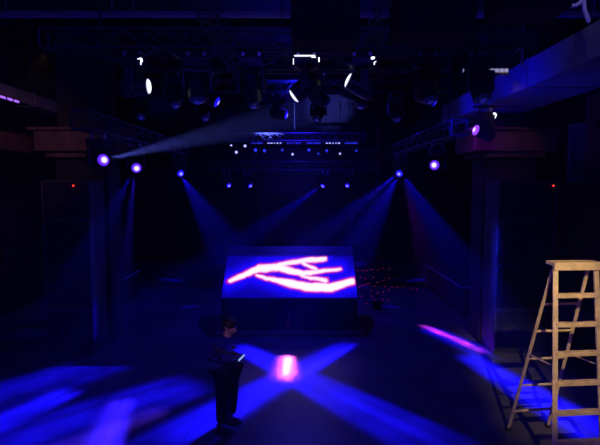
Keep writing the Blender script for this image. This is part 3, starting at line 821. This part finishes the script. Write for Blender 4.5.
def head(bm):
    bm_sphere(bm, hp(-.012, 0, .02), (.096, .076, .10), 24, 16, HR)
    bm_sphere(bm, hp(.022, 0, -.045), (.068, .057, .078), 20, 14, HR)
    bm_sphere(bm, hp(.055, 0, -.092), (.028, .03, .024), 12, 8, HR)
    bm_sphere(bm, hp(.096, 0, -.022), (.018, .013, .024), 12, 8, HR)
    bm_sphere(bm, hp(.084, 0, .0), (.012, .009, .03), 12, 8, HR)
    bm_sphere(bm, hp(.080, 0, -.060), (.012, .024, .007), 12, 8, HR)
    bm_sphere(bm, hp(.079, 0, -.070), (.012, .02, .007), 12, 8, HR)
    for s in (-1, 1):
        bm_sphere(bm, hp(-.005, s*.076, -.01), (.018, .009, .03), 12, 8, HR)
        bm_sphere(bm, hp(.072, s*.03, .018), (.015, .022, .008), 10, 6, HR)
    bm_tube(bm, (.02, 0, 1.48), (.05, 0, 1.6), .055, .052, 16)
body_me = remesh(parts, 0.006, 'person', M_skin, head)
PX, PY, PR = -1.2, 7.95, math.radians(-28)
PS = Vector((1.27, 1.27, 1.02))
per = obj('person', body_me, loc=(PX, PY, 0.0), label='person in dark clothes standing with head bowed over phone', cat='person')
per.rotation_euler = (0, 0, PR); per.scale = PS
def child(n, me, label=None): return obj(n, me, parent=per, label=label)
def hair(bm):
    bm_sphere(bm, hp(-.022, 0, .038), (.104, .086, .10), 24, 16, HR)
    bm_sphere(bm, hp(-.055, 0, -.02), (.06, .075, .075), 20, 12, HR)
    for k in range(14):
        a = k/14*math.pi*2
        bm_sphere(bm, hp(.0+.055*math.cos(a), .05*math.sin(a), .10), (.028, .024, .022), 10, 6, HR)
    bm_sphere(bm, hp(.06, 0, .085), (.035, .055, .022), 12, 8, HR)
child('hair', remesh([], 0.007, 'hair', M_hair, hair), 'short dark hair')
for s in (-1, 1):
    make('eye', lambda bm: bm_sphere(bm, hp(.077, s*.03, .003), (.009, .012, .007), 10, 6, HR), M_eye, smooth=True, parent=per)
jv = [((0, 0, .80), .185), (J['pelvis'], .185), (J['waist'], .178), (J['chest'], .188), (J['upch'], .155), ((.015, 0, 1.485), .078)]
je = [(0, 1), (1, 2), (2, 3), (3, 4), (4, 5)]
for s, el, wr in ((-1, elR, wrR), (1, elL, wrL)):
    a = arm(s, el, wr); a = [(p, r*1.38+.01) for p, r in a]; b = len(jv); jv += a
    je.append((4, b)); je += [(b+k, b+k+1) for k in range(len(a)-1)]
def collar(bm):
    bmesh.ops.create_cone(bm, cap_ends=True, segments=20, radius1=.085, radius2=.068, depth=.06, matrix=Matrix.Translation((.02, 0, 1.50)))
    for s in (-1, 1):
        bm_box(bm, (.02, s*.17, 1.0), (.14, .02, .10), bev=.008)
child('jacket', remesh([skin(jv, je, 1, 2)], 0.009, 'jacket', M_jacket, collar), 'dark zipped jacket')
tv = [((0, 0, .93), .15)]; te = []
for s, kx, ax in LEG:
    l = [((0, s*.09, .88), .115), ((kx*.5, s*.10, .70), .106), ((kx, s*.115, .50), .088), ((kx*.6+ax*.3, s*.125, .34), .082), ((ax, s*.135, .11), .068)]
    b = len(tv); tv += l; te.append((0, b)); te += [(b+k, b+k+1) for k in range(len(l)-1)]
child('trousers', remesh([skin(tv, te, 0, 2)], 0.009, 'trousers', M_trouser), 'black trousers')
for s, kx, ax in LEG:
    def sh(bm):
        bm_sphere(bm, (ax+.05, s*.135, .045), (.125, .047, .042), 18, 10)
        bm_sphere(bm, (ax-.015, s*.135, .07), (.06, .045, .06), 14, 10)
        bm_box(bm, (ax+.045, s*.135, .014), (.25, .085, .028), bev=.01)
    child('shoe', remesh([], 0.006, 'shoe', M_shoe, sh), 'dark shoe')
RZ = Matrix.Rotation(PR, 4, 'Z')
PH = Vector((PX, PY, 0))+RZ @ ((Vector(wrR)+Vector((.095, .012, .06)))*PS)
ph = obj('phone', None, loc=PH, label='slim phone with a lit screen held by the person', cat='phone')
ph.rotation_euler = (RZ @ Matrix.Rotation(math.radians(46), 4, 'Z') @ Matrix.Rotation(math.radians(-42), 4, 'Y')).to_euler()
make('phone_body', lambda bm: bm_box(bm, (0, 0, 0), (.145, .075, .009), bev=.004), M_black, parent=ph)
make('phone_screen', lambda bm: bm_box(bm, (0, 0, .0055), (.13, .066, .002)), M_phone, parent=ph)

# ------------------------------------------------------------ lighting: added washes without fixtures
def area(loc, dst, size, w, c):
    l = bpy.data.lights.new('wash', 'AREA'); l.energy = w; l.color = c; l.size = size
    o = bpy.data.objects.new('wash', l); o.location = loc
    o.rotation_euler = (Vector(dst)-Vector(loc)).to_track_quat('-Z', 'Y').to_euler(); COL.objects.link(o)
area((0, -1.8, 6.5), (0, 12, 2), 3.0, 220, (0.06, 0.03, 1.0))  # added unseen blue fill behind the camera
spot((0, 16.0, 7.2), (0, 15.0, 0), 150, 1000, (0.02, 0.01, 1.0), 1.0)     # added blue fill high over the room, no fixture
spot((0, 13.5, 6.2), (0, 13.5, 8), 165, 400, (0.01, 0.01, 1.0), 1.0)      # added unseen uplight, silhouettes the rig against the ceiling
spot((0, 22.0, 1.0), (0, 24.0, 2.5), 120, 500, (0.05, 0.01, 1.0), 1.0)
streak((2.6, 0.5, 6.6), (3.75, 6.9, 0.3), (3.89, 7.1, 3.2), 0.075, 1500, (1.0, 0.75, 0.38), 2.6, 0.0)
spot((-2.2, 2.0, 6.5), (PX, PY, 1.55), 6, 260, (1.0, 0.5, 0.7), 0.9, 0.1)  # added warm fill for the person, no fixture
spot((2.4, 9.2, 5.0), (4.2, 9.6, 5.95), 110, 170, (0.004, 0.004, 1.0), 0.9)  # added pair of blue fills aimed at the duct
spot((2.6, 12.2, 5.2), (4.2, 11.8, 5.95), 90, 130, (0.004, 0.004, 1.0), 0.9)
spot((3.4, 6.0, 7.3), (3.85, 7.0, 6.4), 40, 10, (0.7, 0.65, 1.0), 0.8)
spot((-5.2, 8.0, 5.6), (-7.0, 9.5, 6.0), 50, 500, (0.15, 0.02, 1.0), 0.6)
streak((3.6, 10.2, 2.2), (4.53, 11.5, 0.3), (4.53, 11.5, 3.3), 0.12, 240, (0.01, 0.02, 1.0), 0.0)
streak((-3.2, 10.0, 2.2), (-4.82, 11.5, 0.3), (-4.82, 11.5, 3.3), 0.10, 50, (0.01, 0.02, 1.0), 0.0)
spot((-4.0, 8.0, 6.0), (-6.0, 11.0, 5.0), 50, 90, (1.0, 0.45, 0.25), 0.8)
spot((3.2, 8.0, 6.0), (4.9, 12.0, 5.0), 24, 50, (1.0, 0.45, 0.25), 0.8)

# haze in the air
w = bpy.data.worlds.new('World'); S.world = w; w.use_nodes = True
nt = w.node_tree
nt.nodes['Background'].inputs['Color'].default_value = (0.01, 0.01, 0.05, 1)
nt.nodes['Background'].inputs['Strength'].default_value = 0.05
vs = nt.nodes.new('ShaderNodeVolumeScatter'); vs.inputs['Density'].default_value = 0.0024
vs.inputs['Anisotropy'].default_value = 0.2
nt.links.new(vs.outputs[0], nt.nodes['World Output'].inputs['Volume'])

# ------------------------------------------------------------ camera
cam = bpy.data.cameras.new('Camera'); cam.lens = 30; cam.sensor_width = 36; cam.clip_end = 200
co = bpy.data.objects.new('Camera', cam); co.location = (0, 0, 3.95)
co.rotation_euler = (math.radians(90-4.3), 0, 0); COL.objects.link(co); S.camera = co
